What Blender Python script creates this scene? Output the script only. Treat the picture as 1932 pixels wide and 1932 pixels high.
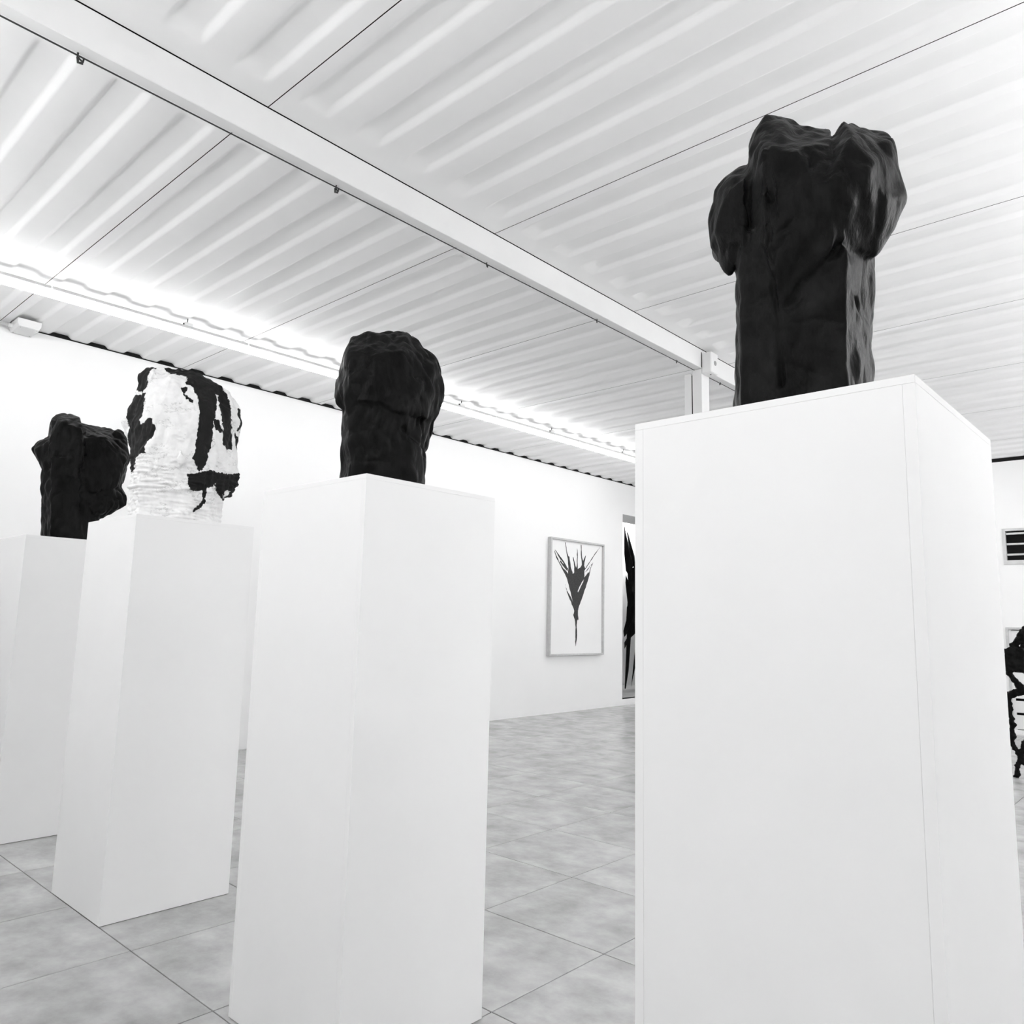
import bpy, bmesh, math, random
import numpy as np
from mathutils import Vector, Matrix, noise
from mathutils.geometry import delaunay_2d_cdt

for o in list(bpy.data.objects):
    bpy.data.objects.remove(o, do_unlink=True)
SC = bpy.context.scene
COL = SC.collection

# ------------------------------------------------------------------ camera, world, exposure
cam_data = bpy.data.cameras.new('camera')
cam_data.sensor_width = 36.0
cam_data.lens = 36.0 * 1453.3 / 1932.0
cam_data.clip_start = 0.05
cam = bpy.data.objects.new('camera', cam_data)
COL.objects.link(cam)
cam.matrix_world = Matrix(((0.670133, -0.119009, -0.732638, 0.0),
                           (-0.741901, -0.077512, -0.666014, 0.0),
                           (0.022474, 0.989863, -0.140236, 1.2),
                           (0, 0, 0, 1)))
SC.camera = cam
world = bpy.data.worlds.new('world')
SC.world = world
world.use_nodes = True
world.node_tree.nodes['Background'].inputs[0].default_value = (0.004, 0.004, 0.004, 1)
world.node_tree.nodes['Background'].inputs[1].default_value = 1.0
SC.view_settings.view_transform = 'Standard'
SC.view_settings.look = 'None'
SC.view_settings.gamma = 1.0
SC.view_settings.use_curve_mapping = False
SC.view_settings.exposure = 0.26
TUBE = {'wall': 16.0, 'right': 56.0, 'near': 28.0, 'far': 32.0, 'beyond': 120.0}   # brightness of the lamp diffusers by row; all but wall added as fill

# ------------------------------------------------------------------ helpers
def mat(name, v, rough=0.6, spec=0.5, metal=0.0):
    m = bpy.data.materials.new(name)
    m.use_nodes = True
    b = m.node_tree.nodes['Principled BSDF']
    b.inputs['Base Color'].default_value = (v, v, v, 1)
    b.inputs['Roughness'].default_value = rough
    b.inputs['Specular IOR Level'].default_value = spec
    b.inputs['Metallic'].default_value = metal
    return m

def nd(m, typ, **kw):
    n = m.node_tree.nodes.new(typ)
    for k, v in kw.items():
        setattr(n, k, v)
    return n

def lk(m, a, ao, b, bi):
    m.node_tree.links.new(a.outputs[ao], b.inputs[bi])

def add_noise(m, scale, lo, hi, detail=4.0, bump=0.0, stretch=(1, 1, 1), bscale=None, dist=0.01, per_object=0.0):
    """mottle the base colour between two greys and add fine relief"""
    b = m.node_tree.nodes['Principled BSDF']
    tc = nd(m, 'ShaderNodeTexCoord')
    mp = nd(m, 'ShaderNodeMapping')
    mp.inputs['Scale'].default_value = stretch
    lk(m, tc, 'Object', mp, 'Vector')
    src = mp
    oi = None
    if per_object > 0:
        oi = nd(m, 'ShaderNodeObjectInfo')
        ad = nd(m, 'ShaderNodeVectorMath', operation='ADD')
        sc = nd(m, 'ShaderNodeMath', operation='MULTIPLY')
        sc.inputs[1].default_value = 37.0
        lk(m, oi, 'Random', sc, 0)
        lk(m, mp, 'Vector', ad, 0)
        lk(m, sc, 'Value', ad, 1)
        src = ad
    n = nd(m, 'ShaderNodeTexNoise')
    n.inputs['Scale'].default_value = scale
    n.inputs['Detail'].default_value = detail
    n.inputs['Roughness'].default_value = 0.62
    lk(m, src, 'Vector', n, 'Vector')
    mr = nd(m, 'ShaderNodeMapRange')
    mr.inputs['From Min'].default_value = 0.3
    mr.inputs['From Max'].default_value = 0.7
    mr.inputs['To Min'].default_value = lo
    mr.inputs['To Max'].default_value = hi
    lk(m, n, 'Fac', mr, 'Value')
    out = mr
    if per_object > 0:
        m2 = nd(m, 'ShaderNodeMapRange')
        m2.inputs['To Min'].default_value = 1 - per_object
        m2.inputs['To Max'].default_value = 1 + per_object
        lk(m, oi, 'Random', m2, 'Value')
        mu = nd(m, 'ShaderNodeMath', operation='MULTIPLY')
        lk(m, mr, 'Result', mu, 0)
        lk(m, m2, 'Result', mu, 1)
        out = mu
    lk(m, out, 0, b, 'Base Color')
    if bump > 0:
        n2 = nd(m, 'ShaderNodeTexNoise')
        n2.inputs['Scale'].default_value = bscale or scale * 6
        n2.inputs['Detail'].default_value = 5.0
        lk(m, src, 'Vector', n2, 'Vector')
        bp = nd(m, 'ShaderNodeBump')
        bp.inputs['Strength'].default_value = bump
        bp.inputs['Distance'].default_value = dist
        lk(m, n2, 'Fac', bp, 'Height')
        lk(m, bp, 'Normal', b, 'Normal')
    return m

def obj(name, bm, m, parent=None, smooth=False):
    me = bpy.data.meshes.new(name)
    bm.normal_update()
    bm.to_mesh(me)
    bm.free()
    return obj_me(name, me, m, parent, smooth)

def obj_me(name, me, m, parent=None, smooth=False):
    if m is not None and not me.materials:
        me.materials.append(m)
    if smooth:
        me.polygons.foreach_set('use_smooth', [True] * len(me.polygons))
    o = bpy.data.objects.new(name, me)
    COL.objects.link(o)
    if parent:
        o.parent = parent
    return o

def thing(name, label, cat, loc=(0, 0, 0), rotz=0.0, group=None):
    o = bpy.data.objects.new(name, None)
    COL.objects.link(o)
    o.location = loc
    o.rotation_euler = (0, 0, rotz)
    o.empty_display_size = 0.1
    o['label'] = label
    o['category'] = cat
    if group:
        o['group'] = group
    return o

def struct(o, label=None, cat=None):
    o['kind'] = 'structure'
    if label:
        o['label'] = label
    if cat:
        o['category'] = cat
    return o

def box(bm, x0, x1, y0, y1, z0, z1, bevel=0.0):
    v = [bm.verts.new((x, y, z)) for x in (x0, x1) for y in (y0, y1) for z in (z0, z1)]
    fs = [(0, 1, 3, 2), (4, 6, 7, 5), (0, 4, 5, 1), (2, 3, 7, 6), (0, 2, 6, 4), (1, 5, 7, 3)]
    faces = [bm.faces.new([v[i] for i in f]) for f in fs]
    if bevel > 0:
        es = list({e for f in faces for e in f.edges})
        bmesh.ops.bevel(bm, geom=es, offset=bevel, segments=1, affect='EDGES')
    return bm

def bx(*a, bevel=0.0):
    return box(bmesh.new(), *a, bevel=bevel)

def tube(bm, pts, radii, seg=8):
    """tapering round tube along a polyline"""
    rings = []
    n = len(pts)
    pts = [Vector(p) for p in pts]
    for i, p in enumerate(pts):
        d = (pts[min(i + 1, n - 1)] - pts[max(i - 1, 0)]).normalized()
        a = d.orthogonal().normalized() if i == 0 else (rings_a - d * rings_a.dot(d)).normalized()
        rings_a = a
        b = d.cross(a)
        r = radii[i] if isinstance(radii, (list, tuple)) else radii
        rings.append([bm.verts.new(p + (a * math.cos(t) + b * math.sin(t)) * r)
                      for t in [2 * math.pi * k / seg for k in range(seg)]])
    for i in range(n - 1):
        for k in range(seg):
            bm.faces.new((rings[i][k], rings[i][(k + 1) % seg], rings[i + 1][(k + 1) % seg], rings[i + 1][k]))
    bm.faces.new(rings[0][::-1])
    bm.faces.new(rings[-1])
    return bm

def prism(bm, poly, y0, y1):
    """polygon in x,z extruded along y"""
    a = [bm.verts.new((p[0], y0, p[1])) for p in poly]
    b = [bm.verts.new((p[0], y1, p[1])) for p in poly]
    n = len(poly)
    bm.faces.new(a)
    bm.faces.new(b[::-1])
    for i in range(n):
        bm.faces.new((a[i], b[i], b[(i + 1) % n], a[(i + 1) % n]))
    bmesh.ops.recalc_face_normals(bm, faces=bm.faces[:])
    return bm

def cells(bm, u0, u1, v0, v1, holes, make):
    """split a rectangle with rectangular holes into boxes"""
    us = sorted({u0, u1, *[h[0] for h in holes], *[h[1] for h in holes]})
    vs = sorted({v0, v1, *[h[2] for h in holes], *[h[3] for h in holes]})
    for i in range(len(us) - 1):
        for j in range(len(vs) - 1):
            cu, cv = (us[i] + us[i + 1]) / 2, (vs[j] + vs[j + 1]) / 2
            if cu < u0 or cu > u1 or any(h[0] < cu < h[1] and h[2] < cv < h[3] for h in holes):
                continue
            make(bm, us[i], us[i + 1], vs[j], vs[j + 1])
    return bm

# ------------------------------------------------------------------ materials
M_WALL = add_noise(mat('white_wall_paint', 0.84, 0.75, 0.25), 1.2, 0.87, 0.89, bump=0.05, bscale=90, dist=0.002)
M_CEIL = add_noise(mat('white_sheet_metal', 0.74, 0.5, 0.3), 2.0, 0.90, 0.93, bump=0.03, bscale=60, dist=0.002)
M_STEEL = add_noise(mat('white_painted_steel', 0.80, 0.45, 0.4), 3.0, 0.78, 0.82, bump=0.04, bscale=50, dist=0.002)
M_PLINTH = add_noise(mat('white_plinth_paint', 0.78, 0.7, 0.25), 2.5, 0.83, 0.85, bump=0.05, bscale=120, dist=0.001)
M_TILE = add_noise(mat('grey_stone_tile', 0.34, 0.27, 0.7), 4.2, 0.29, 0.52, detail=12, bump=0.06, bscale=50,
                   dist=0.002, stretch=(1.25, 1.0, 1), per_object=0.06)
M_GROUT = mat('dark_grout', 0.05, 0.9, 0.2)
M_DARK = mat('shade_and_seal_black', 0.012, 0.9, 0.2)  # black for seams and holes, and for painted shade in gaps and flutes
M_VOID = mat('dark_roof_deck', 0.02, 0.9, 0.2)
M_BLACK = add_noise(mat('black_patinated_bronze', 0.008, 0.38, 0.030), 14, 0.004, 0.012, detail=6, bump=0.5,
                    bscale=34, dist=0.014, stretch=(1, 1, 0.5))
M_PLASTIC = add_noise(mat('white_plastic', 0.80, 0.4, 0.45), 4, 0.79, 0.81)
M_CABLE = mat('black_cable', 0.02, 0.5, 0.4)
M_HOUSING = mat('grey_aluminium', 0.55, 0.35, 0.5, 0.3)
M_FRAME = add_noise(mat('pale_aluminium_frame', 0.55, 0.4, 0.5), 30, 0.50, 0.60)
M_PAPER = add_noise(mat('white_paper', 0.86, 0.8, 0.2), 3, 0.85, 0.87)
M_INK = add_noise(mat('black_ink', 0.05, 0.8, 0.2), 60, 0.035, 0.07, detail=6)
M_GLASS = mat('dark_glass', 0.006, 0.25, 0.06)
M_DIFF = {}
for _k, _v in TUBE.items():
    _m = bpy.data.materials.new('lit_diffuser_' + _k)
    _m.use_nodes = True
    _nt = _m.node_tree
    _nt.nodes.remove(_nt.nodes['Principled BSDF'])
    _em = _nt.nodes.new('ShaderNodeEmission')
    _em.inputs[0].default_value = (1, 1, 1, 1)
    _em.inputs[1].default_value = _v
    _nt.links.new(_em.outputs[0], _nt.nodes['Material Output'].inputs[0])
    M_DIFF[_k] = _m

# ------------------------------------------------------------------ measured shapes (metres)
HULLS={"s4":[[[-0.152,0.0,0.0],[-0.1335,0.1,0.0],[-0.0624,0.125,0.0],[0.0612,0.135,0.0],[0.1164,-0.02,0.0],[0.1157,-0.14,0.0],[-0.1569,-0.14,0.0],[-0.1435,0.0,0.4744],[-0.1257,0.1,0.4204],[-0.0527,0.125,0.3948],[0.0742,0.135,0.3673],[0.1335,-0.02,0.4358],[0.135,-0.14,0.4966],[-0.1468,-0.14,0.5463]],[[-0.0989,0.02,0.6843],[-0.0756,0.0,0.7305],[-0.0496,-0.03,0.7417],[-0.0687,-0.1,0.7919],[-0.1014,-0.12,0.7728],[-0.1136,0.03,0.6343],[-0.1148,0.07,0.4068],[-0.0753,0.12,0.5705],[-0.0821,0.14,0.3594],[-0.0095,0.13,0.55],[0.012,0.0,0.6758],[0.0127,-0.1,0.7403],[-0.0151,0.15,0.3326],[-0.05,0.125,0.2423],[-0.1251,-0.12,0.5669]],[[-0.0371,-0.02,0.7138],[0.058,-0.04,0.6932],[0.0605,-0.12,0.74],[-0.0393,-0.12,0.7797],[-0.0617,0.12,0.579],[0.0525,0.09,0.5762],[0.0449,0.15,0.4644],[-0.0565,0.155,0.4454],[-0.0435,0.13,0.2393],[0.0496,0.145,0.3243],[0.0659,0.13,0.3465]],[[0.0816,0.02,0.6678],[0.1002,-0.05,0.7014],[0.141,-0.1,0.7087],[0.1764,-0.05,0.6542],[0.1773,0.0,0.6125],[0.1831,0.0,0.5822],[0.198,-0.02,0.4928],[0.1958,-0.02,0.4799],[0.1764,-0.03,0.4582],[0.1704,-0.03,0.4305],[0.1439,0.0,0.386],[0.1328,0.03,0.3549],[0.048,0.155,0.4645],[0.0937,0.1,0.5794],[0.055,0.03,0.6289],[0.1205,0.12,0.4916],[0.0861,0.14,0.4085],[0.0658,0.13,0.343],[0.0755,0.12,0.3498],[0.1268,0.02,0.3494],[0.1496,0.07,0.4525],[0.1228,-0.15,0.7278],[0.1854,-0.13,0.5559],[0.1121,-0.14,0.4512]],[[-0.141,-0.03,0.632],[-0.1163,0.0,0.6203],[-0.1684,0.0,0.603],[-0.1895,0.0,0.5753],[-0.1964,0.02,0.4898],[-0.1995,0.02,0.4257],[-0.1897,0.02,0.3901],[-0.1565,0.03,0.3508],[-0.1178,0.1,0.3887],[-0.15,0.085,0.4015],[-0.1165,0.08,0.5451],[-0.153,0.07,0.5267],[-0.1805,0.06,0.4425],[-0.1608,-0.1,0.6586],[-0.2045,-0.09,0.5656],[-0.2009,-0.08,0.4528],[-0.1331,-0.1,0.4725],[-0.1294,-0.1,0.6652]]],"s3":[[[-0.1237,0.02,0.0],[-0.1031,0.135,0.0],[-0.0037,0.168,0.0],[0.1102,0.145,0.0],[0.1395,0.03,0.0],[0.1428,-0.13,0.0],[-0.1156,-0.13,0.0],[-0.1414,0.02,0.3402],[-0.1189,0.135,0.3077],[-0.0177,0.168,0.3055],[0.0561,0.145,0.3179],[0.1258,0.03,0.3573],[0.1271,-0.13,0.405],[-0.1355,-0.13,0.3853],[-0.1344,0.02,0.1283]],[[-0.1752,0.0,0.3184],[-0.1692,0.0,0.3657],[-0.1607,0.0,0.4316],[-0.1363,0.0,0.4902],[-0.1168,0.02,0.525],[-0.0488,0.02,0.5486],[-0.0145,-0.02,0.572],[0.044,-0.02,0.5757],[0.0566,-0.02,0.5738],[0.1229,-0.02,0.5325],[0.1738,-0.03,0.4951],[0.1862,-0.02,0.399],[0.1959,-0.02,0.3588],[0.1945,-0.01,0.3226],[0.1842,0.0,0.2861],[0.1694,0.0,0.2559],[0.1248,0.1,0.245],[0.1182,0.13,0.327],[0.0425,0.13,0.4541],[-0.0433,0.15,0.4364],[-0.1226,0.12,0.4332],[-0.1231,0.15,0.337],[-0.016,0.18,0.2683],[0.0437,0.168,0.242],[-0.0874,0.158,0.2727],[-0.1202,0.12,0.2605],[-0.1416,0.02,0.2777],[-0.0361,0.175,0.353],[-0.1227,-0.12,0.5666],[0.0444,-0.13,0.6084],[0.1715,-0.13,0.5173],[0.1918,-0.13,0.3711],[-0.1635,-0.12,0.3802]],[[0.1694,0.0,0.2559],[0.1614,-0.01,0.2032],[0.1519,-0.01,0.1736],[0.1364,0.0,0.1471],[0.1228,0.09,0.2686],[0.1292,0.045,0.1742],[0.0902,0.0,0.2542],[0.1495,-0.12,0.2888],[0.1414,-0.1,0.1779]]],"s1":[[[-0.1053,0.06,0.0],[-0.0568,0.17,0.0],[0.0842,0.185,0.0],[0.182,0.1,0.0],[0.1925,-0.15,0.0],[-0.1022,-0.15,0.0],[-0.1497,0.06,0.4785],[-0.0995,0.17,0.4658],[0.0416,0.185,0.4813],[0.138,0.1,0.5086],[0.1447,-0.15,0.553],[-0.1499,-0.15,0.5151]],[[-0.1238,0.05,0.6073],[-0.1291,0.04,0.6644],[-0.1235,0.05,0.7062],[-0.0973,0.0,0.7543],[-0.0578,0.0,0.7667],[-0.0089,0.0,0.7612],[0.0217,0.05,0.7417],[0.0458,0.15,0.6503],[-0.121,0.12,0.5812],[-0.1132,0.15,0.3843],[0.0594,0.19,0.525],[0.0525,0.2,0.3543],[-0.0771,0.13,0.6874],[-0.0987,-0.15,0.7716],[0.0085,-0.15,0.7701],[-0.1174,-0.16,0.5654],[0.0563,-0.16,0.4086]],[[-0.0058,-0.06,0.7394],[0.0164,0.1,0.6218],[0.0101,0.12,0.3614],[0.0869,-0.05,0.7245],[0.1347,-0.05,0.7091],[0.2309,-0.1,0.7236],[0.2721,-0.02,0.6461],[0.291,-0.05,0.6363],[0.3111,-0.02,0.5608],[0.2986,0.0,0.5018],[0.2842,0.0,0.4374],[0.2792,0.0,0.3567],[0.0605,0.14,0.6115],[0.1574,0.1,0.6332],[0.2934,0.06,0.5133],[0.0959,0.18,0.3622],[0.252,0.08,0.3426],[0.1179,0.17,0.2817],[0.0757,-0.17,0.7207],[0.2718,-0.17,0.6749],[0.2992,-0.16,0.4363],[0.1062,-0.16,0.3693]],[[0.2118,-0.02,0.7053],[0.2361,-0.05,0.7196],[0.253,-0.03,0.6925],[0.2751,-0.05,0.7015],[0.293,-0.03,0.6237],[0.3077,-0.03,0.5621],[0.2158,0.02,0.6305],[0.2664,-0.14,0.7147],[0.2411,-0.1,0.6023]],[[0.2792,0.0,0.3567],[0.3097,0.02,0.304],[0.3172,0.02,0.2429],[0.273,0.04,0.2145],[0.2382,0.03,0.1776],[0.1784,0.06,0.1475],[0.0891,0.16,0.2801],[0.2223,0.1,0.3193],[0.1366,0.15,0.1597],[0.2662,0.08,0.2657],[0.2807,-0.12,0.3374],[0.2714,-0.1,0.2438],[0.1405,-0.14,0.2361]],[[-0.125,0.0,0.6171],[-0.1623,0.0,0.5902],[-0.1918,0.0,0.5604],[-0.2035,0.0,0.5332],[-0.1781,0.02,0.4946],[-0.1521,0.04,0.4478],[-0.1436,0.05,0.3965],[-0.1234,0.1,0.5678],[-0.1162,0.12,0.4137],[-0.1868,0.05,0.5177],[-0.1838,-0.1,0.5717],[-0.1518,-0.1,0.4626],[-0.1262,-0.1,0.6236],[-0.1079,-0.1,0.4244]]],"s2":[[[-0.1869,0.08,0.0],[-0.146,0.17,0.0],[0.019,0.2,0.0],[0.1562,0.15,0.0],[0.2061,0.05,0.0],[0.1974,-0.15,0.0],[-0.1625,-0.17,0.0],[-0.1896,0.08,0.2527],[-0.1544,0.17,0.2402],[-0.0003,0.2,0.2509],[0.1381,0.17,0.2378],[0.1974,0.0,0.2381],[0.1737,-0.15,0.3317],[-0.186,-0.15,0.2942]],[[-0.1918,0.0,0.6785],[-0.1505,0.0,0.7263],[-0.0963,0.0,0.7348],[0.0151,0.0,0.7383],[0.0932,0.0,0.7115],[0.1452,0.0,0.7016],[0.179,0.0,0.6816],[0.2209,0.0,0.6413],[0.2451,0.0,0.5947],[0.2574,-0.01,0.5417],[0.2521,0.0,0.4254],[0.2496,0.02,0.3162],[0.241,0.03,0.272],[-0.2135,0.0,0.5797],[-0.2243,0.0,0.5173],[-0.2191,0.02,0.3927],[-0.209,0.03,0.3255],[-0.19,0.05,0.2449],[-0.154,0.1,0.6421],[-0.06,0.14,0.6517],[0.0302,0.13,0.6546],[-0.1036,0.2,0.4648],[0.0586,0.2,0.4862],[-0.0051,0.22,0.311],[0.1161,0.19,0.278],[-0.1487,0.16,0.3067],[-0.1423,0.165,0.1596],[0.0095,0.205,0.123],[0.107,0.185,0.1605],[0.1833,0.1,0.5268],[0.2111,0.08,0.3286],[-0.1603,-0.15,0.7408],[0.0641,-0.17,0.7592],[0.2068,-0.16,0.6295],[0.2376,-0.13,0.3492],[-0.2029,-0.15,0.501],[-0.1862,-0.13,0.3043]],[[-0.202,0.0,0.6564],[-0.1991,0.0,0.6945],[-0.1678,0.02,0.721],[-0.1319,0.03,0.7257],[-0.1741,0.06,0.5897],[-0.1429,0.1,0.6505],[-0.1952,0.0,0.6096],[-0.1969,-0.08,0.7148],[-0.1655,-0.08,0.7443],[-0.1928,-0.06,0.6331]],[[-0.2399,-0.02,0.4256],[-0.2497,-0.03,0.4671],[-0.2285,-0.02,0.5013],[-0.2185,0.02,0.3861],[-0.2107,0.02,0.3405],[-0.2098,0.05,0.4139],[-0.2482,-0.1,0.4836],[-0.2159,-0.1,0.3845]],[[0.2644,-0.02,0.5092],[0.2589,-0.02,0.5514],[0.2483,0.0,0.4814],[0.2262,0.05,0.5095],[0.2528,-0.01,0.4558],[0.2534,0.0,0.3974],[0.2329,0.05,0.4128],[0.2351,-0.1,0.5455],[0.2426,-0.1,0.4378]],[[0.2515,0.02,0.3164],[0.2633,0.03,0.2742],[0.2697,0.03,0.2195],[0.2565,0.04,0.1755],[0.2328,0.04,0.1495],[0.201,0.05,0.1419],[0.1451,0.14,0.1609],[0.0896,0.2,0.2278],[0.0441,0.208,0.2026],[0.0484,0.205,0.1457],[0.2153,0.09,0.2592],[0.1961,0.1,0.1681],[0.2524,-0.1,0.2952],[0.2441,-0.06,0.182],[0.1358,-0.08,0.1752]],[[0.0047,0.222,0.3182],[0.0308,0.235,0.2543],[-0.0065,0.235,0.2504],[0.0107,0.25,0.2495],[0.0137,0.21,0.2185]]]}
GROOVES={"s4":[[[[-0.0739,0.5517],[-0.0742,0.4663],[-0.0685,0.3595],[-0.0601,0.2404],[-0.0541,0.1627],[-0.0533,0.0663]],0.006,0.016],[[[0.0651,0.3368],[0.0082,0.2761],[-0.0432,0.2205]],0.01,0.012],[[[0.012,0.5623],[0.0087,0.45],[0.0121,0.4063]],0.008,0.006],[[[0.0481,0.5615],[0.0446,0.5005],[0.039,0.4728]],0.006,0.006],[[[-0.1112,0.5147],[-0.1124,0.3633]],0.008,0.008],[[[-0.0437,0.1996],[0.0055,0.1863],[0.0597,0.1811]],0.006,0.003],[[[-0.0461,0.1066],[0.0027,0.0912]],0.005,0.003],[[[0.0946,0.2459],[0.0968,0.2252]],0.006,0.008],[[[-0.1058,0.2826],[-0.0934,0.2558],[-0.1134,0.2265]],0.012,0.006],[[[-0.052,0.3747],[-0.0133,0.3966],[0.0063,0.4217]],0.006,0.004]],"s3":[[[[-0.1256,0.3847],[-0.0464,0.3635]],0.006,0.004],[[[-0.0955,0.432],[-0.0302,0.4375]],0.006,0.005],[[[-0.0411,0.2511],[-0.0366,0.1905]],0.006,0.005],[[[0.0592,0.2002],[0.1204,0.1532]],0.01,0.008],[[[-0.0114,0.1719],[0.0491,0.1285],[-0.0251,0.1172]],0.008,0.004],[[[0.1163,0.3278],[0.1265,0.1231]],0.006,0.008],[[[-0.1081,0.1689],[-0.0571,0.179]],0.008,0.004],[[[-0.1098,0.0788],[0.025,0.0834]],0.008,0.004],[[[0.0091,0.2957],[0.0496,0.2712]],0.016,0.014]],"s1":[[[[0.0362,0.7176],[0.0524,0.6169],[0.0456,0.4455],[0.0786,0.1545]],0.012,0.012],[[[-0.1187,0.5588],[-0.1094,0.3433]],0.01,0.01],[[[0.0669,0.619],[0.1641,0.6156],[0.2893,0.4844]],0.01,0.008],[[[-0.0711,0.2316],[-0.0391,0.268]],0.012,0.006],[[[0.1242,0.2175],[0.2687,0.2744]],0.014,0.01],[[[0.0449,0.7018],[0.1311,0.6499]],0.01,0.01]],"s2":[[[[-0.0676,0.5213],[-0.0417,0.4917],[0.0053,0.4979],[0.0524,0.5109]],0.007,0.007],[[[-0.1616,0.4627],[-0.1477,0.5037]],0.008,0.005],[[[-0.024,0.4543],[-0.0181,0.4154]],0.008,0.006],[[[-0.0234,0.3687],[-0.0028,0.3698]],0.006,0.01],[[[-0.002,0.3448],[0.011,0.345]],0.005,0.012],[[[-0.0096,0.6161],[0.0052,0.5781],[0.031,0.5549],[0.0584,0.5117]],0.006,0.006],[[[-0.0284,0.244],[0.0829,0.262]],0.006,0.005],[[[0.0313,0.2337],[0.0913,0.2299]],0.005,0.006],[[[-0.1728,0.0453],[-0.0838,0.0652],[-0.0498,0.0712]],0.006,0.007],[[[-0.1454,0.1235],[-0.1018,0.1466],[-0.0665,0.137]],0.007,0.006],[[[-0.1755,0.1461],[-0.1151,0.1709]],0.008,0.005],[[[-0.014,0.0581],[0.041,0.027],[0.0874,0.0403]],0.006,0.006],[[[0.1136,0.3381],[0.1345,0.3005],[0.1593,0.2965]],0.008,0.007],[[[0.1559,0.3429],[0.1893,0.3064]],0.012,0.007],[[[-0.084,0.2124],[-0.1172,0.1963],[-0.1628,0.1982]],0.006,0.005],[[[0.12,0.1669],[0.1213,0.1081],[0.1028,0.074],[0.0803,0.0559]],0.005,0.005],[[[-0.1647,0.0838],[-0.0578,0.0993]],0.006,0.004],[[[0.0116,0.1052],[0.0994,0.1193]],0.006,0.004]]}
PAINT=[[[-0.1397,0.7604],[-0.1769,0.7628],[-0.222,0.7302],[-0.228,0.6706],[-0.2171,0.6263],[-0.1935,0.6047],[-0.1783,0.5985],[-0.1688,0.6166],[-0.17,0.6542],[-0.1632,0.6847],[-0.151,0.7162],[-0.1332,0.7254]],[[-0.1751,0.5837],[-0.2035,0.5816],[-0.2191,0.555],[-0.2231,0.5179],[-0.2215,0.4776],[-0.2193,0.4295],[-0.2185,0.3774],[-0.2131,0.334],[-0.2109,0.2864],[-0.2108,0.2427],[-0.1894,0.2171],[-0.176,0.2244],[-0.1728,0.2506],[-0.173,0.2745],[-0.1584,0.2901],[-0.1372,0.2924],[-0.1428,0.3179],[-0.1377,0.3427],[-0.1215,0.3648],[-0.111,0.3903],[-0.1103,0.4046],[-0.1186,0.4179],[-0.1228,0.4479],[-0.1354,0.4483],[-0.1487,0.4344],[-0.1694,0.4257],[-0.1677,0.4482],[-0.1629,0.4773],[-0.169,0.509],[-0.1688,0.5498]],[[-0.0963,0.7344],[-0.0599,0.7403],[-0.0378,0.7438],[-0.0082,0.7486],[0.0293,0.7504],[0.0603,0.7426],[0.0883,0.7258],[0.1317,0.7112],[0.1648,0.682],[0.1848,0.6465],[0.1991,0.61],[0.2051,0.5512],[0.2112,0.4925],[0.2178,0.4257],[0.2177,0.3709],[0.1952,0.36],[0.1785,0.379],[0.1794,0.4211],[0.1682,0.4702],[0.1608,0.5199],[0.1616,0.5623],[0.1548,0.6038],[0.1569,0.6296],[0.1333,0.6347],[0.142,0.5935],[0.1387,0.5592],[0.1341,0.5163],[0.1289,0.482],[0.1281,0.44],[0.131,0.3736],[0.1246,0.3313],[0.1166,0.2849],[0.1009,0.2422],[0.0885,0.2327],[0.0734,0.2599],[0.0587,0.2809],[0.0654,0.3166],[0.0698,0.3831],[0.0693,0.4411],[0.0725,0.4999],[0.0632,0.5489],[0.0495,0.5805],[0.0396,0.6127],[0.0306,0.6324],[0.0043,0.6327],[0.0095,0.6629],[0.0042,0.6831],[-0.038,0.6976],[-0.0721,0.7069]],[[-0.0121,0.611],[0.0078,0.6139],[0.0057,0.5931],[-0.0006,0.5799],[-0.0115,0.6029]],[[-0.0009,0.5839],[0.0115,0.5652],[0.0346,0.552],[0.0334,0.5436],[0.0121,0.5571],[0.0018,0.572]],[[0.1317,0.4819],[0.1509,0.4802],[0.1633,0.4399],[0.1622,0.4294],[0.1376,0.4535]],[[0.1567,0.6041],[0.1817,0.6076],[0.1891,0.5575],[0.1693,0.5633]],[[0.0438,0.2069],[0.0814,0.2146],[0.1315,0.2357],[0.1834,0.2389],[0.2208,0.2427],[0.2728,0.2622],[0.2813,0.1934],[0.2521,0.1743],[0.222,0.1716],[0.2033,0.1699],[0.1933,0.1528],[0.1971,0.1249],[0.1827,0.1438],[0.1662,0.1664],[0.1531,0.1934],[0.1456,0.1686],[0.1183,0.1621],[0.1013,0.1445],[0.0795,0.1425],[0.0575,0.1445],[0.0464,0.1713]],[[0.1095,0.1627],[0.1208,0.1598],[0.1213,0.1277],[0.1194,0.1035],[0.1121,0.1269]],[[0.1151,0.1005],[0.1208,0.097],[0.1065,0.068],[0.0923,0.0629],[0.0756,0.0438],[0.08,0.058],[0.0987,0.0753]],[[0.2444,0.5811],[0.2531,0.5429],[0.2643,0.5268],[0.2627,0.4916],[0.2497,0.4748],[0.2578,0.5041],[0.254,0.5299],[0.2448,0.5462]],[[0.2428,0.4587],[0.2539,0.4427],[0.2555,0.3908],[0.2475,0.39],[0.2511,0.425]],[[0.2095,0.1482],[0.2354,0.1672],[0.2682,0.2039],[0.2694,0.1871],[0.2441,0.1554],[0.2101,0.1399]]]
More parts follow.
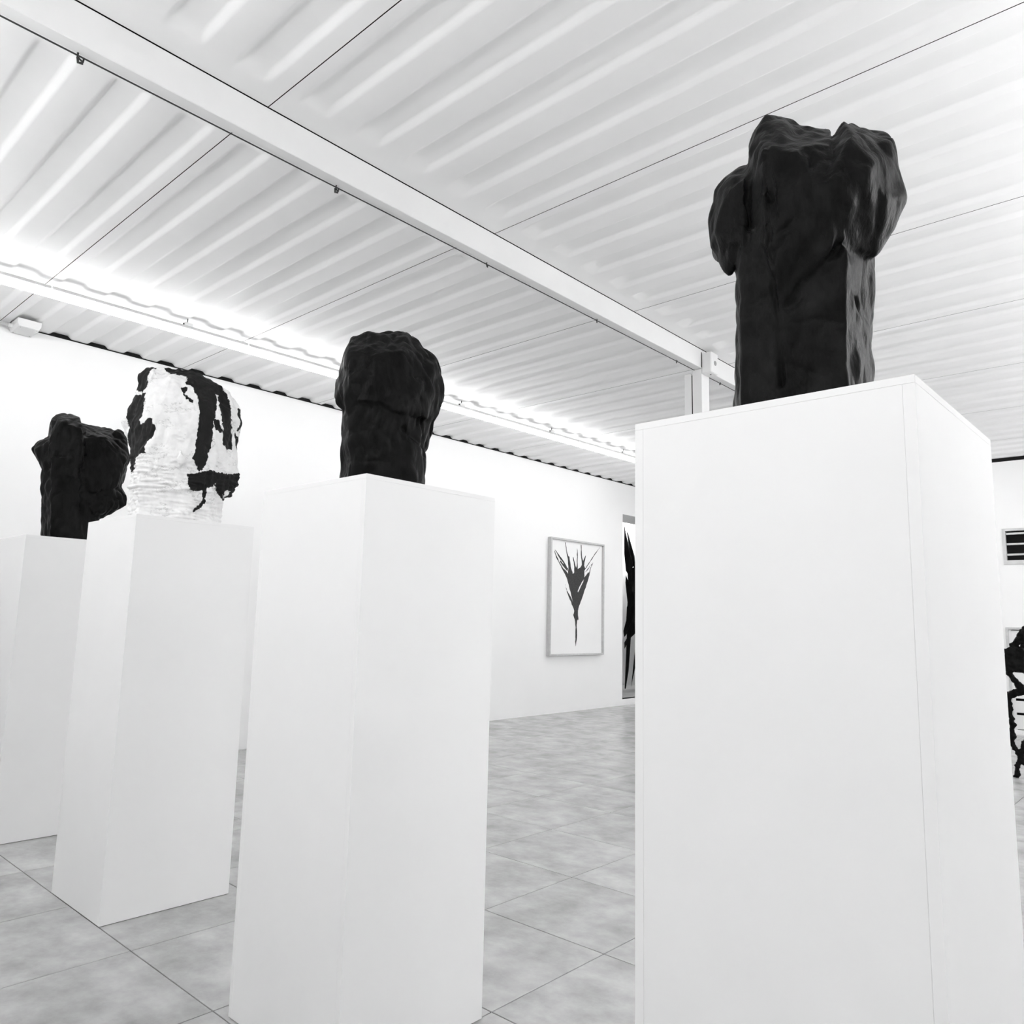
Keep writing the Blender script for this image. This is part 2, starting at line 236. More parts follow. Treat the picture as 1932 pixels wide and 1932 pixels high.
DRAWING=[[[8.5315,1.3023],[8.5537,1.3592],[8.5137,1.424],[8.3796,1.6164],[8.3868,1.6354],[8.4571,1.5632],[8.5204,1.4808],[8.4718,1.6015],[8.3758,1.804],[8.2825,1.9112],[8.1749,2.0349],[8.1897,2.036],[8.2972,1.9309],[8.3508,1.9061],[8.4052,1.8623],[8.4113,1.9384],[8.3934,2.0699],[8.3526,2.1901],[8.3276,2.2924],[8.3428,2.2938],[8.3761,2.1635],[8.408,2.109],[8.4312,2.1012],[8.4649,1.9609],[8.5132,1.8688],[8.544,1.8897],[8.5426,1.9661],[8.5089,2.0976],[8.5166,2.1078],[8.5574,2.0149],[8.5898,1.9596],[8.5972,1.9889],[8.6007,2.2397],[8.6177,2.1735],[8.6217,1.9425],[8.6847,1.9707],[8.7161,2.0067],[8.6984,2.112],[8.6874,2.2909],[8.7035,2.2923],[8.7224,2.1138],[8.7473,2.0671],[8.8107,2.1548],[8.7799,2.05],[8.7725,2.0008],[8.7974,1.9636],[9.0083,2.1752],[9.1418,2.2908],[9.1453,2.2881],[9.0167,2.1659],[8.8779,2.0276],[8.7817,1.9334],[8.7833,1.8269],[8.72,1.7655],[8.627,1.6365],[8.6352,1.6178],[8.7207,1.7271],[8.8311,1.8782],[8.8632,1.9093],[8.9123,1.9124],[8.8646,1.812],[8.7705,1.6139],[8.7239,1.5258],[8.6621,1.4284],[8.6396,1.3614],[8.6406,1.3046],[8.6524,1.2575],[8.626,1.2382],[8.6122,1.1344],[8.6251,1.0218],[8.601,0.8909],[8.5858,0.8723],[8.5834,1.003],[8.5888,1.1342],[8.5635,1.2465]],[[8.0905,2.1589],[8.0829,2.1676],[8.1598,2.0431],[8.2053,2.009],[8.1866,2.0451],[8.1055,2.1508]],[[8.1049,2.1741],[8.1198,2.1707],[8.2184,2.0943],[8.3103,2.0259],[8.3884,1.9369],[8.3574,1.9537],[8.2038,2.0745]],[[8.4037,1.9379],[8.3891,1.8991],[8.2966,1.9591],[8.22,2.0194],[8.2271,2.0387],[8.3111,1.9883]],[[8.7821,1.9044],[8.8786,1.9787],[8.9847,2.0646],[8.9362,1.9727],[8.9437,2.0321],[8.8465,1.9376]],[[8.9195,1.9912],[8.9311,1.9871],[8.9044,1.8923],[8.8879,1.9011]],[[8.7832,1.8366],[8.8796,1.9103],[8.9045,1.8825],[8.8018,1.6731],[8.6587,1.6284],[8.7211,1.6983]],[[8.3393,1.7269],[8.3503,1.7087],[8.387,1.6261],[8.3761,1.635]],[[8.6336,1.2572],[8.6522,1.267],[8.6496,1.2386],[8.634,1.2289]]]
FRAMES={"s1":[[1.57,4.995,0.0],[0.95399,-0.29985,0.0],[-0.29985,-0.95399,0.0]],"s2":[[1.565,3.535,0.0],[0.9144,-0.40482,0.0],[-0.40482,-0.9144,0.0]],"s3":[[1.575,2.02,0.0],[0.78862,-0.61489,0.0],[-0.61489,-0.78862,0.0]],"s4":[[1.57,0.59,0.0],[0.35178,-0.93608,0.0],[-0.93608,-0.35178,0.0]]}
SPIKES=[[[11.16,2.947],[11.19,2.823],[11.281,2.62],[11.452,2.21],[11.301,2.032],[11.215,2.11],[11.162,2.399]],[[11.224,2.822],[11.299,2.749],[11.49,2.383],[11.529,2.045],[11.471,2.147],[11.338,2.477]],[[11.263,2.134],[11.626,2.222],[11.663,1.29],[11.247,1.313],[11.265,1.572],[11.201,1.901],[11.215,2.027],[11.282,1.947]],[[11.246,1.489],[11.502,1.748],[11.664,1.712],[11.624,1.1],[11.359,0.955],[11.248,1.026],[11.167,0.971],[11.145,1.077],[11.228,1.262]],[[11.248,1.036],[11.378,0.996],[11.305,0.405],[11.217,0.106],[11.185,0.112],[11.242,0.427]],[[11.266,0.975],[11.175,0.772],[11.23,0.894]],[[11.666,3.003],[11.587,2.347],[11.433,1.913],[11.703,2.034]],[[11.605,1.289],[11.51,0.46],[11.379,0.119],[11.663,0.871]]]

# ------------------------------------------------------------------ room dimensions (metres)
X0, X1 = -1.09, 11.0
Y0, Y1 = -1.9, 6.6
ZC = 3.345              # underside of the ceiling sheets
ZW = 3.334              # top of the partition walls
OPEN = (9.78, 10.95, 0.09, 2.86)

# floor: slab with tiles
floor = struct(obj('floor', bx(X0 - .1, X1 + .1, Y0 - .1, Y1 + .12, -0.12, -0.004), M_GROUT),
               'grey stone-look tiled gallery floor', 'floor')
tx = [1.294 + 0.5965 * k for k in range(-4, 18)]
ty = [1.757 + 0.608 * k for k in range(-6, 9)]
tile_cache = {}
for i in range(len(tx) - 1):
    for j in range(len(ty) - 1):
        a0, a1 = max(tx[i], X0), min(tx[i + 1], X1)
        b0, b1 = max(ty[j], Y0), min(ty[j + 1], Y1)
        if a1 - a0 < .02 or b1 - b0 < .02:
            continue
        key = (round(a1 - a0, 3), round(b1 - b0, 3))
        if key not in tile_cache:
            w, h = key[0] - .004, key[1] - .004
            bm = bx(-w / 2, w / 2, -h / 2, h / 2, -.012, 0.0, bevel=.0012)
            me = bpy.data.meshes.new('floor_tile')
            bm.to_mesh(me)
            bm.free()
            me.materials.append(M_TILE)
            tile_cache[key] = me
        t = obj_me('floor_tile', tile_cache[key], None, floor)
        t.location = ((a0 + a1) / 2, (b0 + b1) / 2, 0)

# ceiling: dark deck above, corrugated sheets below
ceiling = struct(obj('ceiling', bx(X0 - .3, X1 + 2.6, Y0 - .3, Y1 + 2.2, 3.44, 3.5), M_VOID),
                 'white corrugated sheet metal ceiling', 'ceiling')
FL0, FP, FW, FT, FD = 0.050, 0.279, 0.040, 0.092, 0.024
RAMP = [(i / 6, .5 - .5 * math.cos(math.pi * i / 6)) for i in range(7)]

def profile(width):
    pts = [(0.0022, 0.0)]
    k = 0
    while FL0 + FP * k + 2 * FW + FT < width:
        s = FL0 + FP * k
        pts += [(s + FW * t, FD * h) for t, h in RAMP]
        pts += [(s + FW + FT + FW * t, FD * (1 - h)) for t, h in RAMP]
        k += 1
    pts.append((width - 0.0022, 0.0))
    return pts

def sheet(width, ys):
    """corrugated sheet; ys = list of (y, flute height factor)"""
    pr = profile(width)
    bm = bmesh.new()
    rows = []
    for y, fct in ys:
        rows.append([bm.verts.new((x, y, z * fct)) for x, z in pr])
    for a, b in zip(rows, rows[1:]):
        for i in range(len(pr) - 1):
            bm.faces.new((a[i], b[i], b[i + 1], a[i + 1]))
    # turned-up lips at the side seams give the sheet its thickness
    for a, b in zip(rows, rows[1:]):
        for i, s in ((0, 1), (len(pr) - 1, -1)):
            la, lb = bm.verts.new(a[i].co), bm.verts.new(b[i].co)
            c = bm.verts.new(a[i].co + Vector((0, 0, .03)))
            d = bm.verts.new(b[i].co + Vector((0, 0, .03)))
            bm.faces.new((la, lb, d, c)).material_index = 1
    for f in bm.faces:
        f.smooth = True
    me = bpy.data.meshes.new('ceiling_panel')
    bm.normal_update()
    bm.to_mesh(me)
    bm.free()
    me.materials.append(M_CEIL)
    me.materials.append(M_DARK)
    return me

WF, WN = 1.393, 1.406
far_me = sheet(WF, [(2.887, 0), (3.08, 0)] + [(3.08 + .12 * t, h) for t, h in RAMP[1:]] + [(4.2, 1), (5.4, 1), (6.95, 1)])
near_me = sheet(WN, [(Y0 - .2, 1), (0.5, 1)] + [(2.60 + .12 * t, 1 - h) for t, h in RAMP] + [(2.8215, 0)])
for k in range(-2, 8):
    p = obj_me('ceiling_panel', far_me, None, ceiling)
    p.location = (1.490 + WF * k, 0, ZC)
    p = obj_me('ceiling_panel', near_me, None, ceiling)
    p.location = (1.503 + WN * k, 0, ZC)

# walls
WT = 0.12
bm = cells(bmesh.new(), X0 - WT, X1 + WT, 0.0, ZW, [(OPEN[0], OPEN[1], OPEN[2], OPEN[3])],
           lambda b, u0, u1, v0, v1: box(b, u0, u1, Y1, Y1 + WT, v0, v1))
wall_left = struct(obj('wall_left', bm, M_WALL), 'long white partition wall behind the sculptures', 'wall')
WIN = (0.62, 1.857, 2.02, 2.457)
DOR = (0.20, 1.884, 0.06, 1.262)
bm = cells(bmesh.new(), Y0, Y1, 0.0, 3.295, [WIN, DOR],
           lambda b, u0, u1, v0, v1: box(b, X1, X1 + WT, u0, u1, v0, v1))
wall_far = struct(obj('wall_far', bm, M_WALL), 'white end wall with louvred openings', 'wall')
struct(obj('wall_right', bx(X0 - WT, X1 + WT, Y0 - WT, Y0, 0, 3.42), M_WALL), 'white side wall', 'wall')
struct(obj('wall_near', bx(X0 - WT, X0, Y0, Y1, 0, 3.42), M_WALL), 'white wall behind the viewer', 'wall')

# dark strips standing in for the shade in the flutes above the partition
def flute_shade(parent):
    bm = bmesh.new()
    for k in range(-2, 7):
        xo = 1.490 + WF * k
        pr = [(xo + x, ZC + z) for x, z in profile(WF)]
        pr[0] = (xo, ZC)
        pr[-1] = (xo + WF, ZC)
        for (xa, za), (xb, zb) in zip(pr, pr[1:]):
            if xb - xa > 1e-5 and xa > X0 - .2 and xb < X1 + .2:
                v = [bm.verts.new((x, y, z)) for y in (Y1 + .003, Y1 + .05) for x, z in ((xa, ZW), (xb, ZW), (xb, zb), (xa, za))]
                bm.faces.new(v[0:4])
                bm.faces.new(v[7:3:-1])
    return obj('shade_strip', bm, M_DARK, parent)
flute_shade(wall_left)
obj('shade_strip', bx(X1 + .02, X1 + .06, Y0, Y1, 3.295, ZC + .03), M_DARK, wall_far)  # dark strip standing in for the shadow gap above the end wall

# doorway to the neighbouring room: deep lintel, raised floor, room beyond
portal = struct(obj('trim_1', bx(OPEN[0] - .3, 14.2, Y1 + WT, 7.15, 2.86, 3.34), M_WALL), 'deep white lintel over the doorway', 'trim')
struct(obj('trim_2', bx(OPEN[0], 14.2, Y1 + .004, 8.12, 0.0, 0.07), M_PLINTH), 'white raised threshold step of the doorway', 'trim')
M_TILE2 = add_noise(mat('grey_floor_beyond', 0.42, 0.4, 0.5), 3.0, 0.34, 0.44, detail=8)
struct(obj('floor_beyond', bx(OPEN[0], 14.2, Y1 + .02, 8.12, 0.07, 0.09), M_TILE2), 'grey floor of the room beyond the doorway', 'floor')
struct(obj('wall_back', bx(9.0, 14.2, 8.12, 8.24, 0.0, 3.4), M_WALL), 'white wall of the room beyond the doorway', 'wall')
struct(obj('wall_beyond', bx(14.2, 14.32, 6.72, 8.24, 0.0, 3.4), M_WALL), 'white side wall of the room beyond', 'wall')
struct(obj('ceiling_beyond', bx(9.0, 14.3, 7.15, 8.24, 3.34, 3.4), M_WALL), 'white ceiling of the room beyond', 'ceiling')

# beam, casting, posts
beam = struct(obj('ceiling_beam', bx(X0, X1, 2.823, 2.885, 3.190, 3.342, bevel=.003), M_STEEL),
              'long white steel beam crossing the ceiling', 'beam')
cast = bx(5.268, 5.378, 2.739, 2.8225, 3.143, 3.312, bevel=.006)
cast = obj('corner_casting', cast, M_STEEL, beam)
obj('joint_gap', bx(5.263, 5.2685, 2.8205, 2.8232, 3.196, 3.318), M_DARK, cast)
bm = bmesh.new()
tube(bm, [(5.331, 2.7365, 3.228), (5.331, 2.741, 3.228)], .019, 20)
obj('bolt_cap', bm, mat('grey_bolt', 0.30, 0.5), cast)
bm = bmesh.new()
tube(bm, [(5.325, 2.775, 3.1415), (5.325, 2.775, 3.1445)], .006, 10)
obj('bolt_hole', bm, M_DARK, cast)
post = thing('steel_post', 'white steel twin post standing under the ceiling beam', 'post', (5.33, 2.89, 0))
struct(post)
obj('post_half', bx(-.06, .06, -.067, .015, 0, 3.189, bevel=.003), M_STEEL, post)
obj('post_half', bx(-.06, .06, .023, .085, 0, 3.165, bevel=.003), M_STEEL, post)
obj('seam_seal', bx(-.057, .052, .014, .024, 0, 3.150), M_DARK, post)

# cable clipped under the beam
cable = thing('cable', 'thin black cable clipped along the underside of the white beam', 'cable', (0, 2.887, 3.187))
bm = bmesh.new()
random.seed(3)
xs = [X0 + .02 + .4 * k for k in range(30)]
tube(bm, [(x, random.uniform(-.0008, .0008), random.uniform(-.001, .0005)) for x in xs], .0032, 6)
obj('wire', bm, M_CABLE, cable)
for k, x in enumerate((.80, 1.91, 2.92, 3.97, 5.0, 5.7, 6.8, 7.9, 9.0, 10.1)):
    bm = bmesh.new()
    tube(bm, [(x - .012, -.010, .004), (x - .012, -.008, -.010), (x, .0, -.013), (x + .012, .008, -.010), (x + .014, .010, .006)], .0035, 6)
    if k < 2:
        tube(bm, [(x - .008, .004, -.004), (x - .004, .010, -.020), (x + .012, .012, -.014)], .005, 6)
    obj('clip', bm, M_CABLE, cable)

# ------------------------------------------------------------------ lamps
def linear_light(label, loc, rotz, length, group, row, drop=0.0, nbr=(0.9,)):
    loc = (loc[0], loc[1], loc[2] - drop)
    t = thing('linear_light', label, 'lamp', loc, rotz, group)
    # local: x along the lamp, z = 0 at the ceiling
    obj('housing', bx(.004, length - .004, -.026, .026, -.082, -.058, bevel=.003), M_HOUSING, t)
    obj('gap_shade', bx(.004, length - .004, -.020, .020, -.087, -.081), M_DARK, t)  # dark strip painting the shadow gap between housing and diffuser
    bm = bmesh.new()
    prof = [(.029 * math.cos(a), -.104 + .026 * math.sin(a)) for a in [math.pi * 2 * k / 14 for k in range(14)]]
    a = [bm.verts.new((.002, y, z)) for y, z in prof]
    b = [bm.verts.new((length - .002, y, z)) for y, z in prof]
    for i in range(14):
        j = (i + 1) % 14
        bm.faces.new((a[i], a[j], b[j], b[i]))
    bm.faces.new(a[::-1])
    bm.faces.new(b)
    bmesh.ops.recalc_face_normals(bm, faces=bm.faces[:])
    obj('diffuser', bm, M_DIFF[row], t, True)
    for q in nbr:
        br = obj('bracket', bx(q - .03, q + .03, -.018, .018, -.060, -.030, bevel=.002), M_PLASTIC, t)
        bm = bmesh.new()
        tube(bm, [(q - .006, 0, -.032), (q - .006, 0, drop + FD - .001)], .0035, 8)
        tube(bm, [(q - .006, 0, drop + FD - .012), (q - .006, 0, drop + FD - .004)], .014, 8)
        tube(bm, [(q - .036, 0, -.044), (q - .029, 0, -.044)], .007, 8)
        obj('threaded_rod', bm, M_CABLE, br)
    return t

SL = -0.027
LL = 1.365
rz = math.atan(SL)
names = {-1: 'lit linear lamp at the left picture edge above the junction box',
         0: 'lit linear lamp above the black and white painted head',
         1: 'lit linear lamp between the painted head and the middle black head',
         2: 'lit linear lamp just right of the middle black head',
         3: 'lit linear lamp halfway between the middle black head and the right plinth',
         4: 'lit linear lamp meeting the left edge of the large right plinth',
         5: 'lit linear lamp at the far end of the row, behind the large plinth'}
for k in range(-1, 6):
    x = 1.49 + LL * k
    linear_light(names[k], (x, 5.455 + SL * (x - 1.49), ZC), rz, LL, 'lamps in the row along the long wall', 'wall')
for k in range(5):  # unseen near row, added to brighten the plinth faces and ceiling
    linear_light('added hanging fill lamp of the near wall row, %s' %
                 ('first from the right wall', 'second from the right wall', 'third from the right wall', 'fourth from the right wall', 'fifth from the right wall')[k],
                 (0.0, -1.6 + 1.4 * k, ZC), math.pi / 2, LL, 'added fill lamps along the near wall', 'near', .50)
for k in range(6):  # unseen right row, added and hung low to brighten the room
    linear_light('added hanging fill lamp of the right wall row, %s from the viewer' %
                 ('first', 'second', 'third', 'fourth', 'fifth', 'sixth')[k],
                 (2.2 + 1.4 * k, -0.6, ZC), 0.0, LL, 'added fill lamps along the right wall', 'right', .50)
for k in range(2):  # row hidden behind the right plinth, added to brighten the far end
    linear_light('added hanging fill lamp of the end wall row, %s' % ('nearer the right wall', 'nearer the long wall')[k],
                 (9.7, 2.35 + 1.4 * k, ZC), math.pi / 2, LL, 'added fill lamps along the end wall', 'far', .20)
linear_light('added linear fill lamp in the room beyond the doorway', (11.3, 7.62, 3.34), 0.0, LL, None, 'beyond')  # unseen lamp added to brighten the wall beyond the doorway

# junction box on the ceiling by the wall
jb = thing('junction_box', 'white plastic junction box on the ceiling where it meets the left wall', 'junction box', (1.632, 6.49, ZC))
bm = bmesh.new()
prism(bm, [(-.078, -.003), (-.078, -.04), (-.066, -.062), (.066, -.062), (.078, -.04), (.078, -.003)], -.105, .105)
obj('body', bm, M_PLASTIC, jb)
bm = bx(-.070, .070, -.112, .100, -.068, -.060, bevel=.004)
lid = obj('lid', bm, M_PLASTIC, jb)
for sx in (-.055, .055):
    for sy in (-.09, .08):
        bm = bmesh.new()
        tube(bm, [(sx, sy, -.0695), (sx, sy, -.066)], .004, 8)
        obj('screw', bm, mat('screw_grey', .25, .5), lid)
bm = bmesh.new()
tube(bm, [(-.105, .03, -.035), (-.076, .03, -.035)], .016, 12)
obj('cable_gland', bm, M_PLASTIC, jb)
bm = bmesh.new()
tube(bm, [(-.10, .03, -.035), (-.4, .03, -.030), (-1.1, .03, -.028), (-2.4, .03, -.028)], .012, 10)
obj('conduit', bm, M_PLASTIC, jb, True)

# ------------------------------------------------------------------ plinths
PH, PW = 1.605, 0.53
def plinth(name, label, x, y, w, d):
    """hollow plinth of painted boards; x, y = near corner"""
    t = thing(name, label, 'plinth', (x + w / 2, y + d / 2, 0), 0, 'white plinths in the row')
    a, b, th, g = w / 2, d / 2, .019, .0002
    obj('side_board', bx(-a, a, -b, -b + th, 0.002, PH - .0135, bevel=.0003), M_PLINTH, t)
    obj('side_board', bx(-a, a, b - th, b, 0.002, PH - .0135, bevel=.0003), M_PLINTH, t)
    obj('side_board', bx(-a, -a + th, -b + th + g, b - th - g, 0.002, PH - .0135, bevel=.0003), M_PLINTH, t)
    obj('side_board', bx(a - th, a, -b + th + g, b - th - g, 0.002, PH - .0135, bevel=.0003), M_PLINTH, t)
    obj('top_board', bx(-a, a, -b, b, PH - .0133, PH, bevel=.0003), M_PLINTH, t)
    return t
plinth('plinth', 'white plinth farthest left, cut off by the picture edge', 1.305, 4.732, .53, .53)
plinth('plinth', 'white plinth under the black and white painted head', 1.293, 3.270, .53, .53)
plinth('plinth', 'white plinth in the middle seen on its corner', 1.308, 1.748, .53, .55)
plinth('plinth', 'large white plinth nearest the viewer at right', 1.305, 0.325, .562, .526)

# ------------------------------------------------------------------ sculptures
def hull_into(bm, pts):
    b = bmesh.new()
    for p in pts:
        b.verts.new(p)
    r = bmesh.ops.convex_hull(b, input=b.verts[:])
    junk = [v for v in b.verts if not v.link_faces]
    for v in junk:
        b.verts.remove(v)
    bmesh.ops.recalc_face_normals(b, faces=b.faces[:])
    me = bpy.data.meshes.new('tmp')
    b.to_mesh(me)
    b.free()
    bm.from_mesh(me)
    bpy.data.meshes.remove(me)

def remeshed(bm, voxel, smooth_it):
    me = bpy.data.meshes.new('tmp')
    bm.to_mesh(me)
    bm.free()
    o = bpy.data.objects.new('tmp', me)
    COL.objects.link(o)
    r = o.modifiers.new('r', 'REMESH')
    r.mode = 'VOXEL'
    r.voxel_size = voxel
    if smooth_it:
        s = o.modifiers.new('s', 'SMOOTH')
        s.factor = .5
        s.iterations = smooth_it
    dg = bpy.context.evaluated_depsgraph_get()
    dg.update()
    out = bpy.data.meshes.new_from_object(o.evaluated_get(dg))
    bpy.data.objects.remove(o, do_unlink=True)
    bpy.data.meshes.remove(me)
    return out

def seg_dist(P, a, b):
    a, b = np.array(a), np.array(b)
    d = b - a
    t = np.clip(((P - a) @ d) / max(d @ d, 1e-12), 0, 1)
    q = P - (a + t[:, None] * d)
    return np.sqrt((q * q).sum(1))

def inside(P, poly):
    c = np.zeros(len(P), bool)
    n = len(poly)
    for i in range(n):
        x0, y0 = poly[i]
        x1, y1 = poly[(i + 1) % n]
        k = ((y0 > P[:, 1]) != (y1 > P[:, 1]))
        with np.errstate(divide='ignore', invalid='ignore'):
            xi = (x1 - x0) * (P[:, 1] - y0) / (y1 - y0 + 1e-12) + x0
        c ^= k & (P[:, 0] < xi)
    return c

def coords(me):
    n = len(me.vertices)
    co = np.empty(n * 3)
    no = np.empty(n * 3)
    me.vertices.foreach_get('co', co)
    me.vertices.foreach_get('normal', no)
    return co.reshape(-1, 3), no.reshape(-1, 3)

def nz(co, sx, sy, sz, off=0.0):
    return np.array([noise.noise((x * sx + off, y * sy + off, z * sz - off)) for x, y, z in co])

def sculpture(key, name, label, material, voxel, sm, amps, m_part='head'):
    c, uv, wv = (Vector(v) for v in FRAMES[key])
    bm = bmesh.new()
    for h in HULLS[key]:
        hull_into(bm, [(u, -w, z) for u, w, z in h])
    me = remeshed(bm, voxel, sm)
    co, no = coords(me)
    a1, a2, a3 = amps
    d = a1 * nz(co, 9, 9, 7, 3.1) + a2 * nz(co, 34, 34, 16, 7.7)
    # tool marks: sharp little steps
    f = nz(co, 22, 22, 13, 1.3)
    d += a3 * (np.abs(f) * 2 - .4)
    if key == 's2':
        low = np.clip((0.34 - co[:, 2]) / .16, 0, 1)
        r = nz(co, 9, 9, 62, 5.5)
        d += low * .020 * (np.abs(r) - .25)
        d += .006 * nz(co, 55, 55, 55, 2.2) * (.5 + .5 * nz(co, 12, 12, 12, 4.4))
    P = co[:, [0, 2]]
    front = np.clip((-co[:, 1] + .02) / .06, 0, 1)
    P = P + np.stack([.010 * nz(co, 26, 26, 26, 9.0), .012 * nz(co, 26, 26, 26, 15.0)], 1)
    rough = np.clip(.65 + 1.1 * nz(co, 18, 18, 18, 21.0), .1, 1.3)
    for pl, wd, dp in GROOVES[key]:
        g = np.full(len(P), 1e9)
        for a, b in zip(pl, pl[1:]):
            g = np.minimum(g, seg_dist(P, a, b))
        d -= front * rough * dp * np.exp(-(g / (wd * .8)) ** 2)
    base = np.clip(co[:, 2] / .03, 0, 1)
    co2 = co + no * (d * base)[:, None]
    co2[:, 2] = np.where(co2[:, 2] < .004, 0.0, co2[:, 2])
    me.vertices.foreach_set('co', co2.ravel())
    P = co[:, [0, 2]]
    if key == 's2':
        sd = np.full(len(P), -1.0)
        for poly in PAINT:
            g = np.full(len(P), 1e9)
            for i in range(len(poly)):
                g = np.minimum(g, seg_dist(P, poly[i], poly[(i + 1) % len(poly)]))
            ins = inside(P, poly)
            sd = np.maximum(sd, np.where(ins, g, -g))
        at = me.attributes.new('paint', 'FLOAT', 'POINT')
        at.data.foreach_set('value', sd)
    me.update()
    me.materials.clear()
    o = obj_me(name, me, material, None, True)
    ang = math.atan2(uv.y, uv.x)
    o.location = (c.x, c.y, PH)
    o.rotation_euler = (0, 0, ang)
    o['label'] = label
    o['category'] = 'sculpture'
    o['group'] = 'rough-hewn heads on the plinths'
    return o

# white plaster with black brush strokes
M_WHITE = add_noise(mat('white_plaster', 0.74, 0.75, 0.25), 16, 0.72, 0.86, detail=8, bump=0.35, bscale=45, dist=0.008)
_b = M_WHITE.node_tree.nodes['Principled BSDF']
_src = _b.inputs['Base Color'].links[0].from_socket
_at = nd(M_WHITE, 'ShaderNodeAttribute', attribute_name='paint')
_tc = nd(M_WHITE, 'ShaderNodeTexCoord')
_mp = nd(M_WHITE, 'ShaderNodeMapping')
_mp.inputs['Scale'].default_value = (1.6, 1.0, 0.8)
_n1 = nd(M_WHITE, 'ShaderNodeTexNoise')
_n1.inputs['Scale'].default_value = 70
_n1.inputs['Detail'].default_value = 6
_m1 = nd(M_WHITE, 'ShaderNodeMath', operation='MULTIPLY_ADD')
_m1.inputs[1].default_value = 0.020
_m1.inputs[2].default_value = -0.0062
_m2 = nd(M_WHITE, 'ShaderNodeMath', operation='ADD')
_mr = nd(M_WHITE, 'ShaderNodeMapRange')
_mr.inputs['From Min'].default_value = -0.0006
_mr.inputs['From Max'].default_value = 0.0010
_mx = nd(M_WHITE, 'ShaderNodeMix', data_type='FLOAT')
_mx.inputs['B'].default_value = 0.006
lk(M_WHITE, _tc, 'Object', _mp, 'Vector')
lk(M_WHITE, _mp, 'Vector', _n1, 'Vector')
lk(M_WHITE, _n1, 'Fac', _m1, 0)
lk(M_WHITE, _m1, 0, _m2, 0)
lk(M_WHITE, _at, 'Fac', _m2, 1)
lk(M_WHITE, _m2, 0, _mr, 'Value')
lk(M_WHITE, _mr, 'Result', _mx, 'Factor')
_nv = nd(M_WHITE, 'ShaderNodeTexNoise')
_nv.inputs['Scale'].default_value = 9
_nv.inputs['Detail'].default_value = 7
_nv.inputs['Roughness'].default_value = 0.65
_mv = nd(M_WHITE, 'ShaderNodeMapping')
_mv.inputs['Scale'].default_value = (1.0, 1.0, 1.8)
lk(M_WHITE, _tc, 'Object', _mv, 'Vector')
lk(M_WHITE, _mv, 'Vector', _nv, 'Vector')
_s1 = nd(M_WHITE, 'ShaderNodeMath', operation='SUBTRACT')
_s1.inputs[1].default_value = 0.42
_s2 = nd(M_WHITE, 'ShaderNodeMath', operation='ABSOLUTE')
_s3 = nd(M_WHITE, 'ShaderNodeMapRange')            # thin dark lines painting crack shade into the plaster
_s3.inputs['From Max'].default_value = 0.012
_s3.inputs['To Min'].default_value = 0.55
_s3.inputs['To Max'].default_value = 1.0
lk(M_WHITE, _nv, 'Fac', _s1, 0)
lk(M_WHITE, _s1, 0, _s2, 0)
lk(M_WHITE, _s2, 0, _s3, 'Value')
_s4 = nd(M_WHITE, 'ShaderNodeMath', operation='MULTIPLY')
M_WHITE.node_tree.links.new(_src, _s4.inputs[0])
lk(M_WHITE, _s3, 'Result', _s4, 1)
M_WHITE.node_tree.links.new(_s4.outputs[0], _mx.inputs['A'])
M_WHITE.node_tree.links.new(_mx.outputs['Result'], _b.inputs['Base Color'])

sculpture('s4', 'head_sculpture', 'large rough-hewn black head on the nearest plinth at right', M_BLACK, .0044, 2, (.008, .004, .0045))
sculpture('s3', 'head_sculpture', 'rough-hewn black head on the middle plinth', M_BLACK, .0046, 2, (.012, .006, .007))
sculpture('s1', 'head_sculpture', 'jagged black head on the farthest left plinth', M_BLACK, .0060, 2, (.009, .004, .006))
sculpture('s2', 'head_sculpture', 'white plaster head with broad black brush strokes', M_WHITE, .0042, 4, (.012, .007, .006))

# ------------------------------------------------------------------ framed drawing on the long wall
fr = thing('framed_drawing', 'framed drawing of a black spiky plant on the white wall', 'picture', (8.61, Y1, .755))
XA, XB, ZB = -.615, .615, 1.585
FDp, FF = .062, .024
obj('frame_bar', bx(XA, XA + FF, -FDp, -.002, 0, ZB, bevel=.002), M_FRAME, fr)
obj('frame_bar', bx(XB - FF, XB, -FDp, -.002, 0, ZB, bevel=.002), M_FRAME, fr)
obj('frame_bar', bx(XA + FF, XB - FF, -FDp, -.002, 0, FF, bevel=.002), M_FRAME, fr)
obj('frame_bar', bx(XA + FF, XB - FF, -FDp, -.002, ZB - FF, ZB, bevel=.002), M_FRAME, fr)
paper = obj('paper', bx(XA + FF, XB - FF, -.030, -.024, FF, ZB - FF), M_PAPER, fr)
bm = bmesh.new()
for poly in DRAWING:
    pts = []
    for a, b in zip(poly, poly[1:] + poly[:1]):      # roughen the brush edge
        n = max(1, int(math.hypot(b[0] - a[0], b[1] - a[1]) / .03))
        for i in range(n):
            t = i / n
            x = a[0] + (b[0] - a[0]) * t
            z = a[1] + (b[1] - a[1]) * t
            if i:
                x += random.uniform(-.005, .005)
                z += random.uniform(-.004, .004)
            pts.append((x - 8.61, z - .755))
    vo, _, fo, _, _, _ = delaunay_2d_cdt([Vector(p) for p in pts], [], [list(range(len(pts)))], 1, 1e-5)
    yo = -.0304 - .0002 * (len(bm.verts) % 7)
    vs = [bm.verts.new((p[0], yo, p[1])) for p in vo]
    for f in fo:
        try:
            bm.faces.new([vs[q] for q in f])
        except ValueError:
            pass
ink = obj('ink_drawing', bm, M_INK, paper)

